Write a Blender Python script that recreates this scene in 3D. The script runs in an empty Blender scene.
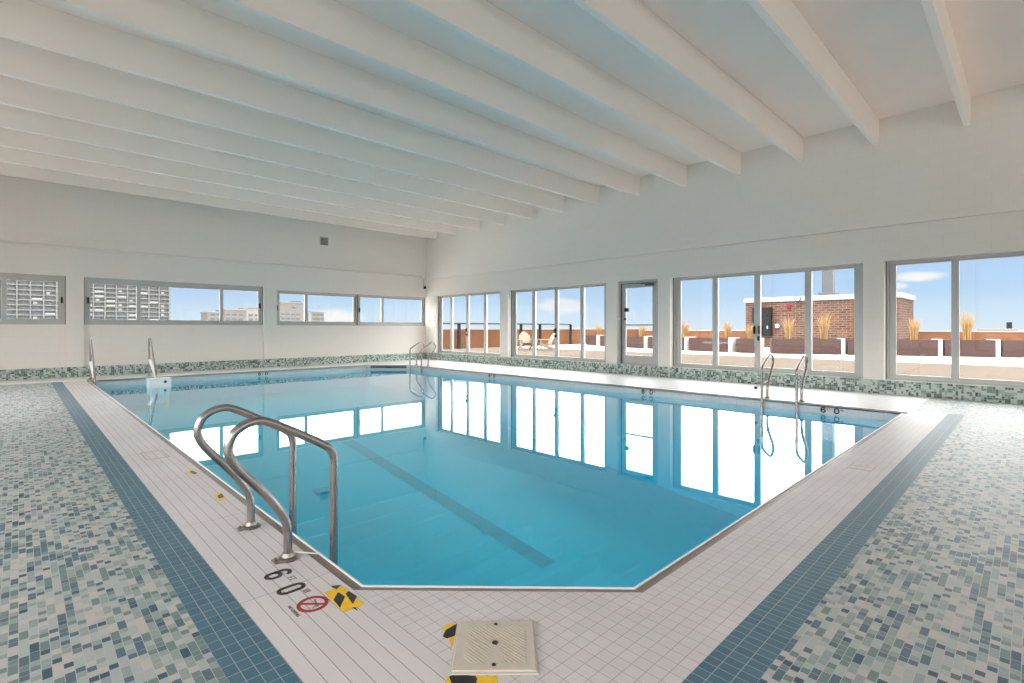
import bpy, bmesh, math, random
from mathutils import Vector, Matrix
random.seed(7)
S = bpy.context.scene
C = S.collection
PI = math.pi

# ------------------------------------------------------------------ materials
def new_mat(name):
    m = bpy.data.materials.new(name); m.use_nodes = True
    nt = m.node_tree; nt.nodes.clear()
    out = nt.nodes.new('ShaderNodeOutputMaterial')
    return m, nt, out

def lin(c):
    return tuple(((v/255.0)/12.92 if v <= 10 else (((v/255.0)+0.055)/1.055)**2.4) for v in c) + (1.0,)

def principled(name, col, rough=0.5, metal=0.0, spec=0.5, noise=0.0, nscale=8.0, bump=0.0, bscale=60.0):
    m, nt, out = new_mat(name)
    b = nt.nodes.new('ShaderNodeBsdfPrincipled')
    b.inputs['Base Color'].default_value = col
    b.inputs['Roughness'].default_value = rough
    b.inputs['Metallic'].default_value = metal
    b.inputs['Specular IOR Level'].default_value = spec
    nt.links.new(b.outputs[0], out.inputs[0])
    tc = nt.nodes.new('ShaderNodeTexCoord')
    if noise > 0:
        n = nt.nodes.new('ShaderNodeTexNoise'); n.inputs['Scale'].default_value = nscale
        n.inputs['Detail'].default_value = 4
        nt.links.new(tc.outputs['Object'], n.inputs['Vector'])
        mx = nt.nodes.new('ShaderNodeMix'); mx.data_type = 'RGBA'; mx.blend_type = 'MULTIPLY'
        mx.inputs[0].default_value = 1.0
        mx.inputs[6].default_value = col
        mr = nt.nodes.new('ShaderNodeMapRange')
        mr.inputs[1].default_value = 0.3; mr.inputs[2].default_value = 0.7
        mr.inputs[3].default_value = 1.0 - noise; mr.inputs[4].default_value = 1.0 + noise*0.3
        nt.links.new(n.outputs[0], mr.inputs[0])
        nt.links.new(mr.outputs[0], mx.inputs[7])
        nt.links.new(mx.outputs[2], b.inputs['Base Color'])
    if bump > 0:
        n2 = nt.nodes.new('ShaderNodeTexNoise'); n2.inputs['Scale'].default_value = bscale
        nt.links.new(tc.outputs['Object'], n2.inputs['Vector'])
        bp = nt.nodes.new('ShaderNodeBump'); bp.inputs['Strength'].default_value = bump
        bp.inputs['Distance'].default_value = 0.002
        nt.links.new(n2.outputs[0], bp.inputs['Height'])
        nt.links.new(bp.outputs[0], b.inputs['Normal'])
    return m

def math_node(nt, op, a, b=None, c=None):
    n = nt.nodes.new('ShaderNodeMath'); n.operation = op
    for i, v in enumerate((a, b, c)):
        if v is None: continue
        if isinstance(v, (int, float)): n.inputs[i].default_value = v
        else: nt.links.new(v, n.inputs[i])
    return n.outputs[0]

def plane_coords(nt, vertical):
    """(u, v) in metres: x, y on floors; x + y, z on upright faces."""
    tc = nt.nodes.new('ShaderNodeTexCoord'); sp = nt.nodes.new('ShaderNodeSeparateXYZ')
    nt.links.new(tc.outputs['Object'], sp.inputs[0])
    if vertical:
        return math_node(nt, 'ADD', sp.outputs[0], sp.outputs[1]), sp.outputs[2]
    return sp.outputs[0], sp.outputs[1]

def mosaic(name, cell, palette, grout, vertical=False, rough=0.3, gw=0.0012, split=0.42, spec=.5):
    m, nt, out = new_mat(name)
    L = nt.links.new
    u, v = plane_coords(nt, vertical)
    u = math_node(nt, 'ADD', math_node(nt, 'DIVIDE', u, cell), 500.0)
    v = math_node(nt, 'ADD', math_node(nt, 'DIVIDE', v, cell), 500.0)
    cu, cv = math_node(nt, 'FLOOR', u), math_node(nt, 'FLOOR', v)
    fu, fv = math_node(nt, 'FRACT', u), math_node(nt, 'FRACT', v)
    def comb(a, b, c=0.0):
        n = nt.nodes.new('ShaderNodeCombineXYZ')
        for i, q in enumerate((a, b, c)):
            if isinstance(q, (int, float)): n.inputs[i].default_value = q
            else: L(q, n.inputs[i])
        return n.outputs[0]
    wn = nt.nodes.new('ShaderNodeTexWhiteNoise'); wn.noise_dimensions = '3D'
    L(comb(cu, cv, 3.0), wn.inputs['Vector'])
    sc = nt.nodes.new('ShaderNodeSeparateColor'); L(wn.outputs['Color'], sc.inputs[0])
    ku = math_node(nt, 'ADD', 1.0, math_node(nt, 'GREATER_THAN', sc.outputs[0], split))
    kv = math_node(nt, 'ADD', 1.0, math_node(nt, 'GREATER_THAN', sc.outputs[1], split))
    gu, gv = math_node(nt, 'MULTIPLY', fu, ku), math_node(nt, 'MULTIPLY', fv, kv)
    su, sv = math_node(nt, 'FLOOR', gu), math_node(nt, 'FLOOR', gv)
    tu, tv = math_node(nt, 'FRACT', gu), math_node(nt, 'FRACT', gv)
    wn2 = nt.nodes.new('ShaderNodeTexWhiteNoise'); wn2.noise_dimensions = '3D'
    L(comb(math_node(nt, 'MULTIPLY_ADD', cu, 2.0, su), math_node(nt, 'MULTIPLY_ADD', cv, 2.0, sv), 9.0), wn2.inputs['Vector'])
    rp = nt.nodes.new('ShaderNodeValToRGB'); rp.color_ramp.interpolation = 'CONSTANT'
    els = rp.color_ramp.elements
    tot = sum(w for _, w in palette); acc = 0.0
    for i, (col, w) in enumerate(palette):
        e = els[i] if i < 2 else els.new(min(acc/tot, 0.999))
        e.position = min(acc/tot, 0.999); e.color = col; acc += w
    L(wn2.outputs['Value'], rp.inputs[0])
    def edge(t, k):
        d = math_node(nt, 'MINIMUM', t, math_node(nt, 'SUBTRACT', 1.0, t))
        return math_node(nt, 'DIVIDE', math_node(nt, 'MULTIPLY', d, cell), k)
    d = math_node(nt, 'MINIMUM', edge(tu, ku), edge(tv, kv))
    isg = math_node(nt, 'LESS_THAN', d, gw)
    mx = nt.nodes.new('ShaderNodeMix'); mx.data_type = 'RGBA'
    L(isg, mx.inputs[0]); L(rp.outputs[0], mx.inputs[6]); mx.inputs[7].default_value = grout
    b = nt.nodes.new('ShaderNodeBsdfPrincipled')
    L(mx.outputs[2], b.inputs['Base Color'])
    b.inputs['Roughness'].default_value = rough; b.inputs['Specular IOR Level'].default_value = spec
    L(b.outputs[0], out.inputs[0])
    return m

def strip_mosaic(name, wid, ln, palette, grout, along_y, rough=0.46, spec=.22, gw=0.0011, split=.38):
    """courses one chip wide, each cut at random into whole and half chips, every course shifted against the next"""
    m, nt, out = new_mat(name)
    L = nt.links.new
    x, y = plane_coords(nt, False)
    a, c = (x, y) if along_y else (y, x)
    a = math_node(nt, 'ADD', math_node(nt, 'DIVIDE', a, wid), 500.0)
    ca, fa = math_node(nt, 'FLOOR', a), math_node(nt, 'FRACT', a)
    def white(p, q_, w_):
        n = nt.nodes.new('ShaderNodeCombineXYZ'); L(p, n.inputs[0])
        if q_ is not None: L(q_, n.inputs[1])
        n.inputs[2].default_value = w_
        wn = nt.nodes.new('ShaderNodeTexWhiteNoise'); wn.noise_dimensions = '3D'; L(n.outputs[0], wn.inputs['Vector'])
        return wn.outputs['Value']
    sh = math_node(nt, 'FLOOR', math_node(nt, 'MULTIPLY', white(ca, None, 2.0), 6.0))
    c = math_node(nt, 'ADD', math_node(nt, 'ADD', math_node(nt, 'DIVIDE', c, ln), 500.0), math_node(nt, 'DIVIDE', sh, 6.0))
    cc, fc = math_node(nt, 'FLOOR', c), math_node(nt, 'FRACT', c)
    k = math_node(nt, 'ADD', 1.0, math_node(nt, 'GREATER_THAN', white(ca, cc, 4.0), split))
    g = math_node(nt, 'MULTIPLY', fc, k); sg, tg = math_node(nt, 'FLOOR', g), math_node(nt, 'FRACT', g)
    val = white(ca, math_node(nt, 'MULTIPLY_ADD', cc, 2.0, sg), 7.0)
    rp = nt.nodes.new('ShaderNodeValToRGB'); rp.color_ramp.interpolation = 'CONSTANT'
    els = rp.color_ramp.elements; tot = sum(w_ for _, w_ in palette); acc = 0.0
    for i, (col, w_) in enumerate(palette):
        e = els[i] if i < 2 else els.new(min(acc/tot, 0.999))
        e.position = min(acc/tot, 0.999); e.color = col; acc += w_
    L(val, rp.inputs[0])
    da = math_node(nt, 'MULTIPLY', math_node(nt, 'MINIMUM', fa, math_node(nt, 'SUBTRACT', 1.0, fa)), wid)
    dc = math_node(nt, 'DIVIDE', math_node(nt, 'MULTIPLY', math_node(nt, 'MINIMUM', tg, math_node(nt, 'SUBTRACT', 1.0, tg)), ln), k)
    isg = math_node(nt, 'LESS_THAN', math_node(nt, 'MINIMUM', da, dc), gw)
    mx = nt.nodes.new('ShaderNodeMix'); mx.data_type = 'RGBA'
    L(isg, mx.inputs[0]); L(rp.outputs[0], mx.inputs[6]); mx.inputs[7].default_value = grout
    b = nt.nodes.new('ShaderNodeBsdfPrincipled'); L(mx.outputs[2], b.inputs['Base Color'])
    b.inputs['Roughness'].default_value = rough; b.inputs['Specular IOR Level'].default_value = spec
    L(b.outputs[0], out.inputs[0])
    return m

def tiles(name, w, h, c1, c2, mortar_col, mortar, offset=0.0, vertical=False, ox=0.0, oy=0.0, rough=0.3, bump=0.15, dirt=0.0, spec=0.5):
    m, nt, out = new_mat(name)
    L = nt.links.new
    u, v = plane_coords(nt, vertical)
    cb = nt.nodes.new('ShaderNodeCombineXYZ')
    L(math_node(nt, 'ADD', u, 100*w - ox), cb.inputs[0]); L(math_node(nt, 'ADD', v, 100*h - oy), cb.inputs[1])
    br = nt.nodes.new('ShaderNodeTexBrick')
    br.offset = offset; br.squash = 1.0
    br.inputs['Scale'].default_value = 1.0
    br.inputs['Brick Width'].default_value = w; br.inputs['Row Height'].default_value = h
    br.inputs['Mortar Size'].default_value = mortar; br.inputs['Mortar Smooth'].default_value = 0.1
    br.inputs['Color1'].default_value = c1; br.inputs['Color2'].default_value = c2
    br.inputs['Mortar'].default_value = mortar_col
    L(cb.outputs[0], br.inputs['Vector'])
    col = br.outputs['Color']
    if dirt > 0:
        n = nt.nodes.new('ShaderNodeTexNoise'); n.inputs['Scale'].default_value = 2.2; n.inputs['Detail'].default_value = 5
        L(cb.outputs[0], n.inputs['Vector'])
        mr = nt.nodes.new('ShaderNodeMapRange'); mr.inputs[1].default_value = 0.35; mr.inputs[2].default_value = 0.7
        mr.inputs[3].default_value = 1.0; mr.inputs[4].default_value = 1.0 - dirt
        L(n.outputs[0], mr.inputs[0])
        mx = nt.nodes.new('ShaderNodeMix'); mx.data_type = 'RGBA'; mx.blend_type = 'MULTIPLY'; mx.inputs[0].default_value = 1.0
        L(col, mx.inputs[6]); L(mr.outputs[0], mx.inputs[7]); col = mx.outputs[2]
    b = nt.nodes.new('ShaderNodeBsdfPrincipled')
    L(col, b.inputs['Base Color']); b.inputs['Roughness'].default_value = rough
    b.inputs['Specular IOR Level'].default_value = spec
    if bump > 0:
        bp = nt.nodes.new('ShaderNodeBump'); bp.invert = True
        bp.inputs['Strength'].default_value = bump; bp.inputs['Distance'].default_value = 0.002
        L(br.outputs['Fac'], bp.inputs['Height']); L(bp.outputs[0], b.inputs['Normal'])
    L(b.outputs[0], out.inputs[0])
    return m

def clear_sheet(name, f0, power, tint, rough=0.0):
    """thin clear sheet: mirror by Schlick's law over a tinted clear body"""
    m, nt, out = new_mat(name)
    L = nt.links.new
    lw = nt.nodes.new('ShaderNodeLayerWeight'); lw.inputs['Blend'].default_value = 0.5
    p = math_node(nt, 'POWER', lw.outputs['Facing'], power)
    fac = math_node(nt, 'MULTIPLY_ADD', p, 1.0 - f0, f0)
    tr = nt.nodes.new('ShaderNodeBsdfTransparent'); tr.inputs[0].default_value = tint
    gl = nt.nodes.new('ShaderNodeBsdfGlossy'); gl.inputs['Roughness'].default_value = rough
    gl.inputs['Color'].default_value = (1, 1, 1, 1)
    mx = nt.nodes.new('ShaderNodeMixShader')
    L(fac, mx.inputs[0]); L(tr.outputs[0], mx.inputs[1]); L(gl.outputs[0], mx.inputs[2])
    L(mx.outputs[0], out.inputs[0])
    return m

DK = .65
def dk(c, k): return (c[0]*k, c[1]*k, c[2]*k, 1.0)
PAL = [(lin((206, 200, 196)), 17), (lin((186, 194, 194)), 26), (lin((160, 176, 174)), 20), (lin((124, 148, 147)), 18),
       (lin((92, 120, 137)), 13), (lin((66, 100, 121)), 6)]
PAL_BAND = [(lin((196, 204, 196)), 34), (lin((120, 142, 134)), 20), (lin((84, 110, 102)), 20), (lin((160, 174, 166)), 18), (lin((62, 88, 82)), 8)]
PAL = [(dk(c, DK), w_) for c, w_ in PAL]
M = {}
M['mosaic'] = strip_mosaic('mosaic_tile_left', 0.0285, 0.072, PAL, dk(lin((205, 200, 194)), DK), True)
M['mosaic_across'] = strip_mosaic('mosaic_tile_right', 0.0285, 0.072, PAL, dk(lin((205, 200, 194)), DK), False)
M['band'] = mosaic('green_mosaic_band', 0.07, PAL_BAND, lin((186, 194, 188)), vertical=True, rough=0.3, gw=0.002, split=.3)
M['coping'] = tiles('coping_tile', 0.0586, 0.0586, lin((198, 193, 195)), lin((193, 188, 190)), lin((162, 152, 146)), 0.0016, ox=1.10, oy=1.235, rough=0.48, dirt=0.08, spec=.18)
M['coping_long'] = tiles('coping_tile_long', 0.0586, 1.1720, lin((198, 193, 195)), lin((193, 188, 190)), lin((148, 138, 132)), 0.0020, ox=1.10, oy=1.235, rough=0.48, dirt=0.08, spec=.18)
M['pale_tile'] = tiles('pale_deck_tile', 0.0586, 0.0586, lin((212, 212, 211)), lin((206, 206, 206)), lin((180, 178, 175)), 0.0014, ox=1.10, oy=1.235, rough=0.4, dirt=0.04, spec=.28)
M['blue'] = tiles('blue_tile', 0.045, 0.064, lin((74, 106, 122)), lin((66, 98, 116)), lin((150, 156, 154)), 0.0014, ox=0.51, oy=0.65, rough=0.48, spec=.16)
M['wall'] = tiles('painted_block', 0.40, 0.20, lin((239, 231, 224)), lin((238.5, 230.5, 223.5)), lin((235, 227, 220)), 0.005, offset=0.5, vertical=True, rough=0.6, bump=0.06)
M['paint'] = principled('white_paint', lin((236, 231, 224)), 0.55, noise=0.03, nscale=1.5)
M['ceiling'] = principled('ceiling_paint', lin((253, 239, 231)), 0.6, noise=0.03, nscale=0.8)
M['beam'] = principled('beam_paint', lin((251, 240, 232)), 0.5, noise=0.03, nscale=1.0)
M['alu'] = principled('grey_aluminium', lin((192, 190, 187)), 0.4, 0.25, noise=0.05, nscale=3)
M['alu_dark'] = principled('dark_seal', lin((92, 92, 90)), 0.6)
M['black'] = principled('black_plastic', lin((26, 26, 27)), 0.4)
M['white_plastic'] = principled('white_plastic', lin((236, 236, 233)), 0.35)
M['steel'] = principled('brushed_steel', lin((166, 160, 157)), 0.26, 1.0, noise=0.12, nscale=14, bump=0.1, bscale=150)
M['steel_dull'] = principled('dull_steel', lin((150, 144, 140)), 0.36, 1.0, noise=0.2, nscale=20)
M['rim_white'] = principled('rim_white', lin((226, 224, 222)), 0.3)
M['rim_grey'] = principled('rim_gutter', lin((128, 114, 108)), 0.4, 0.1, noise=0.2, nscale=5)
M['pool_wall'] = tiles('waterline_tile', 0.15, 0.07, lin((196, 204, 206)), lin((190, 200, 203)), lin((168, 178, 180)), 0.002, vertical=True, rough=0.2)
M['pool_paint'] = principled('pool_paint', (0.012, .64, .86, 1), 0.7, noise=0.06, nscale=0.5)
M['lane'] = principled('lane_tile', (0.012, .43, .62, 1), 0.7)
M['glass'] = clear_sheet('window_glass', 0.03, 5.0, (0.98, 0.99, 0.99, 1))
M['water'] = clear_sheet('pool_water', 0.025, 4.6, (0.70, 0.95, 0.985, 1), 0.012)
M['marker'] = principled('marker_black', lin((34, 31, 30)), 0.5)
M['marker_grey'] = principled('marker_grey', lin((120, 114, 110)), 0.5)
M['red'] = principled('marker_red', lin((150, 34, 52)), 0.5)
M['yellow'] = principled('tape_yellow', lin((226, 180, 24)), 0.45, noise=0.12, nscale=25)
M['tape_black'] = principled('tape_black', lin((30, 30, 33)), 0.4, noise=0.2, nscale=40)
M['beige'] = principled('beige_plastic', lin((184, 175, 164)), 0.55, noise=0.05, nscale=18)
M['stain'] = principled('rust_stain', lin((176, 160, 150)), 0.45, noise=0.25, nscale=40)
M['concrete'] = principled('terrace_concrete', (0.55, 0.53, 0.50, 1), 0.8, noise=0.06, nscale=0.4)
M['bounce_ground'] = principled('added_bounce_ground', (0.62, 0.60, 0.57, 1), 0.8, noise=0.05, nscale=0.4, spec=.2)  # unseen pale ground, added to bounce daylight up into the hall
M['terrace_beige'] = tiles('terrace_beige_grid', 2.4, 2.4, (0.105, 0.086, 0.070, 1), (0.100, 0.082, 0.067, 1), (0.07, 0.056, 0.046, 1), 0.02, rough=0.9, dirt=0.1, spec=0.0)  # beige ground with wide joints, darker than the zone farther out
M['brick'] = tiles('red_brick', 0.40, 0.135, (0.088, 0.036, 0.020, 1), (0.042, 0.015, 0.010, 1), (0.12, 0.088, 0.066, 1), 0.02, offset=0.5, vertical=True, rough=0.85, dirt=0.25, spec=0.1)
M['brick_tan'] = tiles('tan_brick', 0.40, 0.135, (0.130, 0.050, 0.020, 1), (0.110, 0.041, 0.016, 1), (0.12, 0.064, 0.036, 1), 0.01, offset=0.5, vertical=True, rough=0.85, dirt=0.2, spec=0.1)
M['cap'] = principled('stone_cap', (0.20, 0.17, 0.15, 1), 0.8)
M['cap_white'] = principled('white_cap', (0.2, 0.195, 0.19, 1), 0.7)
M['planter'] = principled('planter_brown', (0.036, 0.017, 0.015, 1), 0.6, noise=0.12, nscale=2, spec=0.2)
M['planter_white'] = principled('planter_post', (0.36, 0.35, 0.33, 1), 0.7)
M['soil'] = principled('soil', (0.05, 0.03, 0.02, 1), 0.9)
M['straw'] = principled('straw', (0.27, 0.165, 0.066, 1), 0.8, noise=0.25, nscale=6, spec=0.1)
M['rail_dark'] = principled('railing_dark', (0.007, 0.007, 0.007, 1), 0.8, spec=0.05)
M['rail_grey'] = principled('railing_grey', (0.035, 0.04, 0.042, 1), 0.8, spec=.05)
M['adirondack'] = principled('cream_plastic', (0.16, 0.14, 0.105, 1), 0.7)
M['duct'] = principled('grey_duct', (0.05, 0.053, 0.056, 1), 0.5, 0.2, noise=0.1, nscale=2)
M['cabinet'] = principled('dark_cabinet', (0.010, 0.0105, 0.011, 1), 0.8, spec=.05)
M['bell'] = principled('bell_red', (0.11, 0.008, 0.006, 1), 0.7, spec=.1)
M['tower'] = principled('tower_concrete', (0.165, 0.163, 0.156, 1), 0.9, noise=0.08, nscale=0.05, spec=0.1)
M['tower_light'] = principled('tower_slab', (0.165, 0.163, 0.156, 1), 0.9, spec=0.1)
M['tower_glass'] = principled('tower_glass', (0.085, 0.087, 0.09, 1), 0.6, spec=0.2)
M['curtain'] = principled('tower_curtain', (0.26, 0.26, 0.255, 1), 0.8, spec=0.1)
M['block'] = principled('block_stone', (0.165, 0.15, 0.135, 1), 0.9, noise=0.06, nscale=0.1, spec=0.1)
M['block_light'] = principled('block_light', (0.215, 0.205, 0.19, 1), 0.9, spec=0.1)
M['city'] = principled('city_haze_ground', (0.10, 0.11, 0.11, 1), 0.95, noise=0.3, nscale=0.01, spec=0.0)

# ------------------------------------------------------------------ mesh builder
class MB:
    def __init__(self):
        self.bm = bmesh.new(); self.mi = 0
    def m(self, i):
        self.mi = i; return self
    def _f(self, vs, smooth=False):
        try:
            f = self.bm.faces.new(vs); f.material_index = self.mi; f.smooth = smooth; return f
        except ValueError:
            return None
    def poly(self, pts):
        return self._f([self.bm.verts.new(p) for p in pts])
    def box(self, a, b, bev=0.0):
        x0, x1 = sorted((a[0], b[0])); y0, y1 = sorted((a[1], b[1])); z0, z1 = sorted((a[2], b[2]))
        v = [self.bm.verts.new(p) for p in ((x0,y0,z0),(x1,y0,z0),(x1,y1,z0),(x0,y1,z0),(x0,y0,z1),(x1,y0,z1),(x1,y1,z1),(x0,y1,z1))]
        fs = [self._f([v[i] for i in q]) for q in ((3,2,1,0),(4,5,6,7),(0,1,5,4),(1,2,6,5),(2,3,7,6),(3,0,4,7))]
        if bev > 0:
            es = list({e for f in fs for e in f.edges})
            r = bmesh.ops.bevel(self.bm, geom=es, offset=bev, segments=2, profile=0.5, affect='EDGES')
            for f in r['faces']: f.material_index = self.mi
        return self
    def obox(self, p, ax, ay, az):
        """box spanned from corner p by three vectors"""
        p, ax, ay, az = map(Vector, (p, ax, ay, az))
        c = [p, p+ax, p+ax+ay, p+ay]
        v = [self.bm.verts.new(q) for q in c + [q+az for q in c]]
        for q in ((3,2,1,0),(4,5,6,7),(0,1,5,4),(1,2,6,5),(2,3,7,6),(3,0,4,7)): self._f([v[i] for i in q])
        return self
    def prism(self, pts, z0, z1):
        n = len(pts)
        a = [self.bm.verts.new((x, y, z0)) for x, y in pts]; b = [self.bm.verts.new((x, y, z1)) for x, y in pts]
        self._f(a[::-1]); self._f(b)
        for i in range(n): self._f([a[i], a[(i+1) % n], b[(i+1) % n], b[i]])
        return self
    def tube(self, pts, r, n=12, caps=True):
        pts = [Vector(p) for p in pts]
        rs = r if isinstance(r, (list, tuple)) else [r]*len(pts)
        rings = []; prev = None
        for i, p in enumerate(pts):
            d = (pts[min(i+1, len(pts)-1)] - pts[max(i-1, 0)]).normalized()
            if prev is None:
                up = Vector((0, 0, 1)) if abs(d.z) < 0.9 else Vector((1, 0, 0))
                u = d.cross(up).normalized()
            else:
                u = (prev - d*prev.dot(d)).normalized()
            prev = u; w = d.cross(u)
            rings.append([self.bm.verts.new(p + (u*math.cos(2*PI*k/n) + w*math.sin(2*PI*k/n))*rs[i]) for k in range(n)])
        for a, b in zip(rings, rings[1:]):
            for k in range(n): self._f([a[k], a[(k+1) % n], b[(k+1) % n], b[k]], True)
        if caps: self._f(rings[0][::-1]); self._f(rings[-1])
        return self
    def lathe(self, prof, n=24, c=(0, 0, 0), axis='z'):
        def pt(r, h, a):
            x, y = r*math.cos(a), r*math.sin(a)
            q = (x, y, h) if axis == 'z' else ((h, x, y) if axis == 'x' else (x, h, y))
            return (c[0]+q[0], c[1]+q[1], c[2]+q[2])
        rings = [[self.bm.verts.new(pt(max(r, 1e-5), h, 2*PI*k/n)) for k in range(n)] for r, h in prof]
        for a, b in zip(rings, rings[1:]):
            for k in range(n): self._f([a[k], a[(k+1) % n], b[(k+1) % n], b[k]], False)
        self._f(rings[0][::-1]); self._f(rings[-1])
        return self
    def mesh(self, mats, name):
        bmesh.ops.recalc_face_normals(self.bm, faces=self.bm.faces[:])
        me = bpy.data.meshes.new(name); self.bm.to_mesh(me); self.bm.free()
        for mm in (mats if isinstance(mats, (list, tuple)) else [mats]): me.materials.append(M[mm])
        return me
    def build(self, name, mats, parent=None, **kw):
        o = bpy.data.objects.new(name, self.mesh(mats, name)); C.objects.link(o)
        if parent: o.parent = parent
        for k, v in kw.items(): o[k] = v
        return o

def tag(o, label=None, cat=None, group=None, kind=None):
    if label: o['label'] = label
    if cat: o['category'] = cat
    if group: o['group'] = group
    if kind: o['kind'] = kind
    return o
def empty(name, loc=(0, 0, 0), rz=0.0):
    o = bpy.data.objects.new(name, None); C.objects.link(o); o.location = loc; o.rotation_euler = (0, 0, rz)
    o.empty_display_size = 0.1
    return o
def thing(name, label, cat, loc=(0, 0, 0), rz=0.0, group=None):
    return tag(empty(name, loc, rz), label, cat, group)
def copy_tree(o, parent=None):
    c = o.copy(); C.objects.link(c)
    if parent: c.parent = parent
    for ch in list(o.children): copy_tree(ch, c)
    return c
def struct(o, label=None, cat=None):
    o['kind'] = 'structure'
    if label: o['label'] = label
    if cat: o['category'] = cat
    return o
def smooth_path(pts, n=8):
    pts = [Vector(p) for p in pts]; out = []
    for i in range(len(pts)-1):
        p0, p1, p2, p3 = pts[max(i-1, 0)], pts[i], pts[i+1], pts[min(i+2, len(pts)-1)]
        for k in range(n):
            t = k/n
            out.append(0.5*((2*p1) + (p2-p0)*t + (2*p0-5*p1+4*p2-p3)*t*t + (3*p1-p0-3*p2+p3)*t**3))
    out.append(pts[-1]); return out
def text_mesh(s, size, mat, thick=0.0012, bold=0.0, spacing=1.0):
    cu = bpy.data.curves.new('lettering', 'FONT'); cu.body = s; cu.size = size; cu.extrude = thick/2; cu.offset = bold
    cu.align_x = 'CENTER'; cu.align_y = 'CENTER'; cu.space_character = spacing; cu.resolution_u = 4
    o = bpy.data.objects.new('lettering', cu); C.objects.link(o)
    bpy.context.view_layer.update()
    me = bpy.data.meshes.new_from_object(o.evaluated_get(bpy.context.evaluated_depsgraph_get()))
    bpy.data.objects.remove(o); bpy.data.curves.remove(cu)
    me.materials.clear(); me.materials.append(M[mat])
    return me
def stroke_mesh(paths, w, mat, closed=(), thick=.0014):
    """flat painted strokes: paths of 2-D points, drawn as ribbons of width w"""
    b = MB()
    for i, p in enumerate(paths):
        n = len(p); cl = i in closed; L_, R_ = [], []
        for k in range(n):
            a = Vector(p[(k-1) % n] if cl or k > 0 else p[k]); c = Vector(p[(k+1) % n] if cl or k < n-1 else p[k])
            d = (c-a).normalized(); nn_ = Vector((-d.y, d.x))*w/2; q_ = Vector(p[k])
            L_.append(q_+nn_); R_.append(q_-nn_)
        for k in range(n if cl else n-1):
            j = (k+1) % n
            b.prism([tuple(R_[k]), tuple(R_[j]), tuple(L_[j]), tuple(L_[k])], 0, thick)
    return b.mesh(mat, 'painted_strokes')
def stadium(w, h, r, n=6):
    out = []
    for cx, cy, a0 in ((w/2-r, h/2-r, 0), (-w/2+r, h/2-r, PI/2), (-w/2+r, -h/2+r, PI), (w/2-r, -h/2+r, 1.5*PI)):
        for k in range(n+1): out.append((cx+r*math.cos(a0+PI/2*k/n), cy+r*math.sin(a0+PI/2*k/n)))
    return out
def zero_mesh(h, w, sw, mat): return stroke_mesh([stadium(w, h, w/2)], sw, mat, (0,))
def six_mesh(h, w, sw, mat):
    low = [(x, y-h/2+h*.29) for x, y in stadium(w, h*.58, w*.48)]
    tail = [(-w/2, -h*.2), (-w/2, h*.2)] + [(w/2*math.cos(a), h/2-w/2+w/2*math.sin(a)) for a in [PI - PI*k/10*.92 for k in range(11)]]
    return stroke_mesh([low, tail], sw, mat, (0,))
def place_text(name, me, origin, right, up, parent=None, sx=1.0):
    r, u = Vector(right).normalized(), Vector(up).normalized(); n = r.cross(u)
    mat = Matrix((( r.x*sx, u.x, n.x, origin[0]), (r.y*sx, u.y, n.y, origin[1]), (r.z*sx, u.z, n.z, origin[2]), (0, 0, 0, 1)))
    me.transform(mat)
    o = bpy.data.objects.new(name, me); C.objects.link(o)
    if parent: o.parent = parent
    return o

# ------------------------------------------------------------------ measurements (metres; camera stands at x = y = 0)
XR, YB = 11.33, 16.40           # faces of the right wall and the back wall
XL, YF = -4.0, -6.0             # the walls beside and behind the camera
ZC = 5.04                       # ceiling
PX0, PX1, PY0, PY1 = 1.10, 9.05, 1.235, 15.0     # deck edge of the pool
WZ = -0.14                      # water level
def pool_outline(d):
    k = d*math.tan(PI/8)
    return [(PX0+d, 2.17+k), (PX0+0.93+k, PY0+d), (PX1-d, PY0+d), (PX1-d, PY1-0.98-k), (PX1-0.95-k, PY1-d), (PX0+d, PY1-d)]

# ------------------------------------------------------------------ deck
f = MB()
def q(x0, x1, y0, y1, mi): f.m(mi).poly([(x0,y0,0),(x1,y0,0),(x1,y1,0),(x0,y1,0)])
q(XL, 0.51, YF, PY1+0.1, 0)
q(0.51, XR+0.2, YF, 0.65, 5)
q(9.33, XR+0.2, 0.65, PY0, 5)
q(0.51, 9.33, 0.65, 0.83, 1)
q(0.51, 0.69, 0.83, PY1+0.1, 1)
q(0.69, PX0, 0.83, PY0, 4)
q(PX0, 9.33, 0.83, PY0, 2)
q(0.69, PX0, PY0, PY1, 4)
q(0.69, PX0, PY1, PY1+0.1, 4)
q(XL, XR+0.2, PY1+0.1, YB+0.2, 3)
q(PX0, PX1, PY1, PY1+0.1, 3)
q(PX1, XR+0.2, PY0, PY1+0.1, 3)
f.m(2).poly([(PX0, PY0, 0), (PX0+0.93, PY0, 0), (PX0, 2.17, 0)])
f.m(3).poly([(PX1, PY1, 0), (PX1-0.95, PY1, 0), (PX1, PY1-0.98, 0)])
deck = struct(f.build('floor', ['mosaic', 'blue', 'coping', 'pale_tile', 'coping_long', 'mosaic_across']), 'mosaic tiled pool deck with a blue border and white coping tiles', 'floor')

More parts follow.
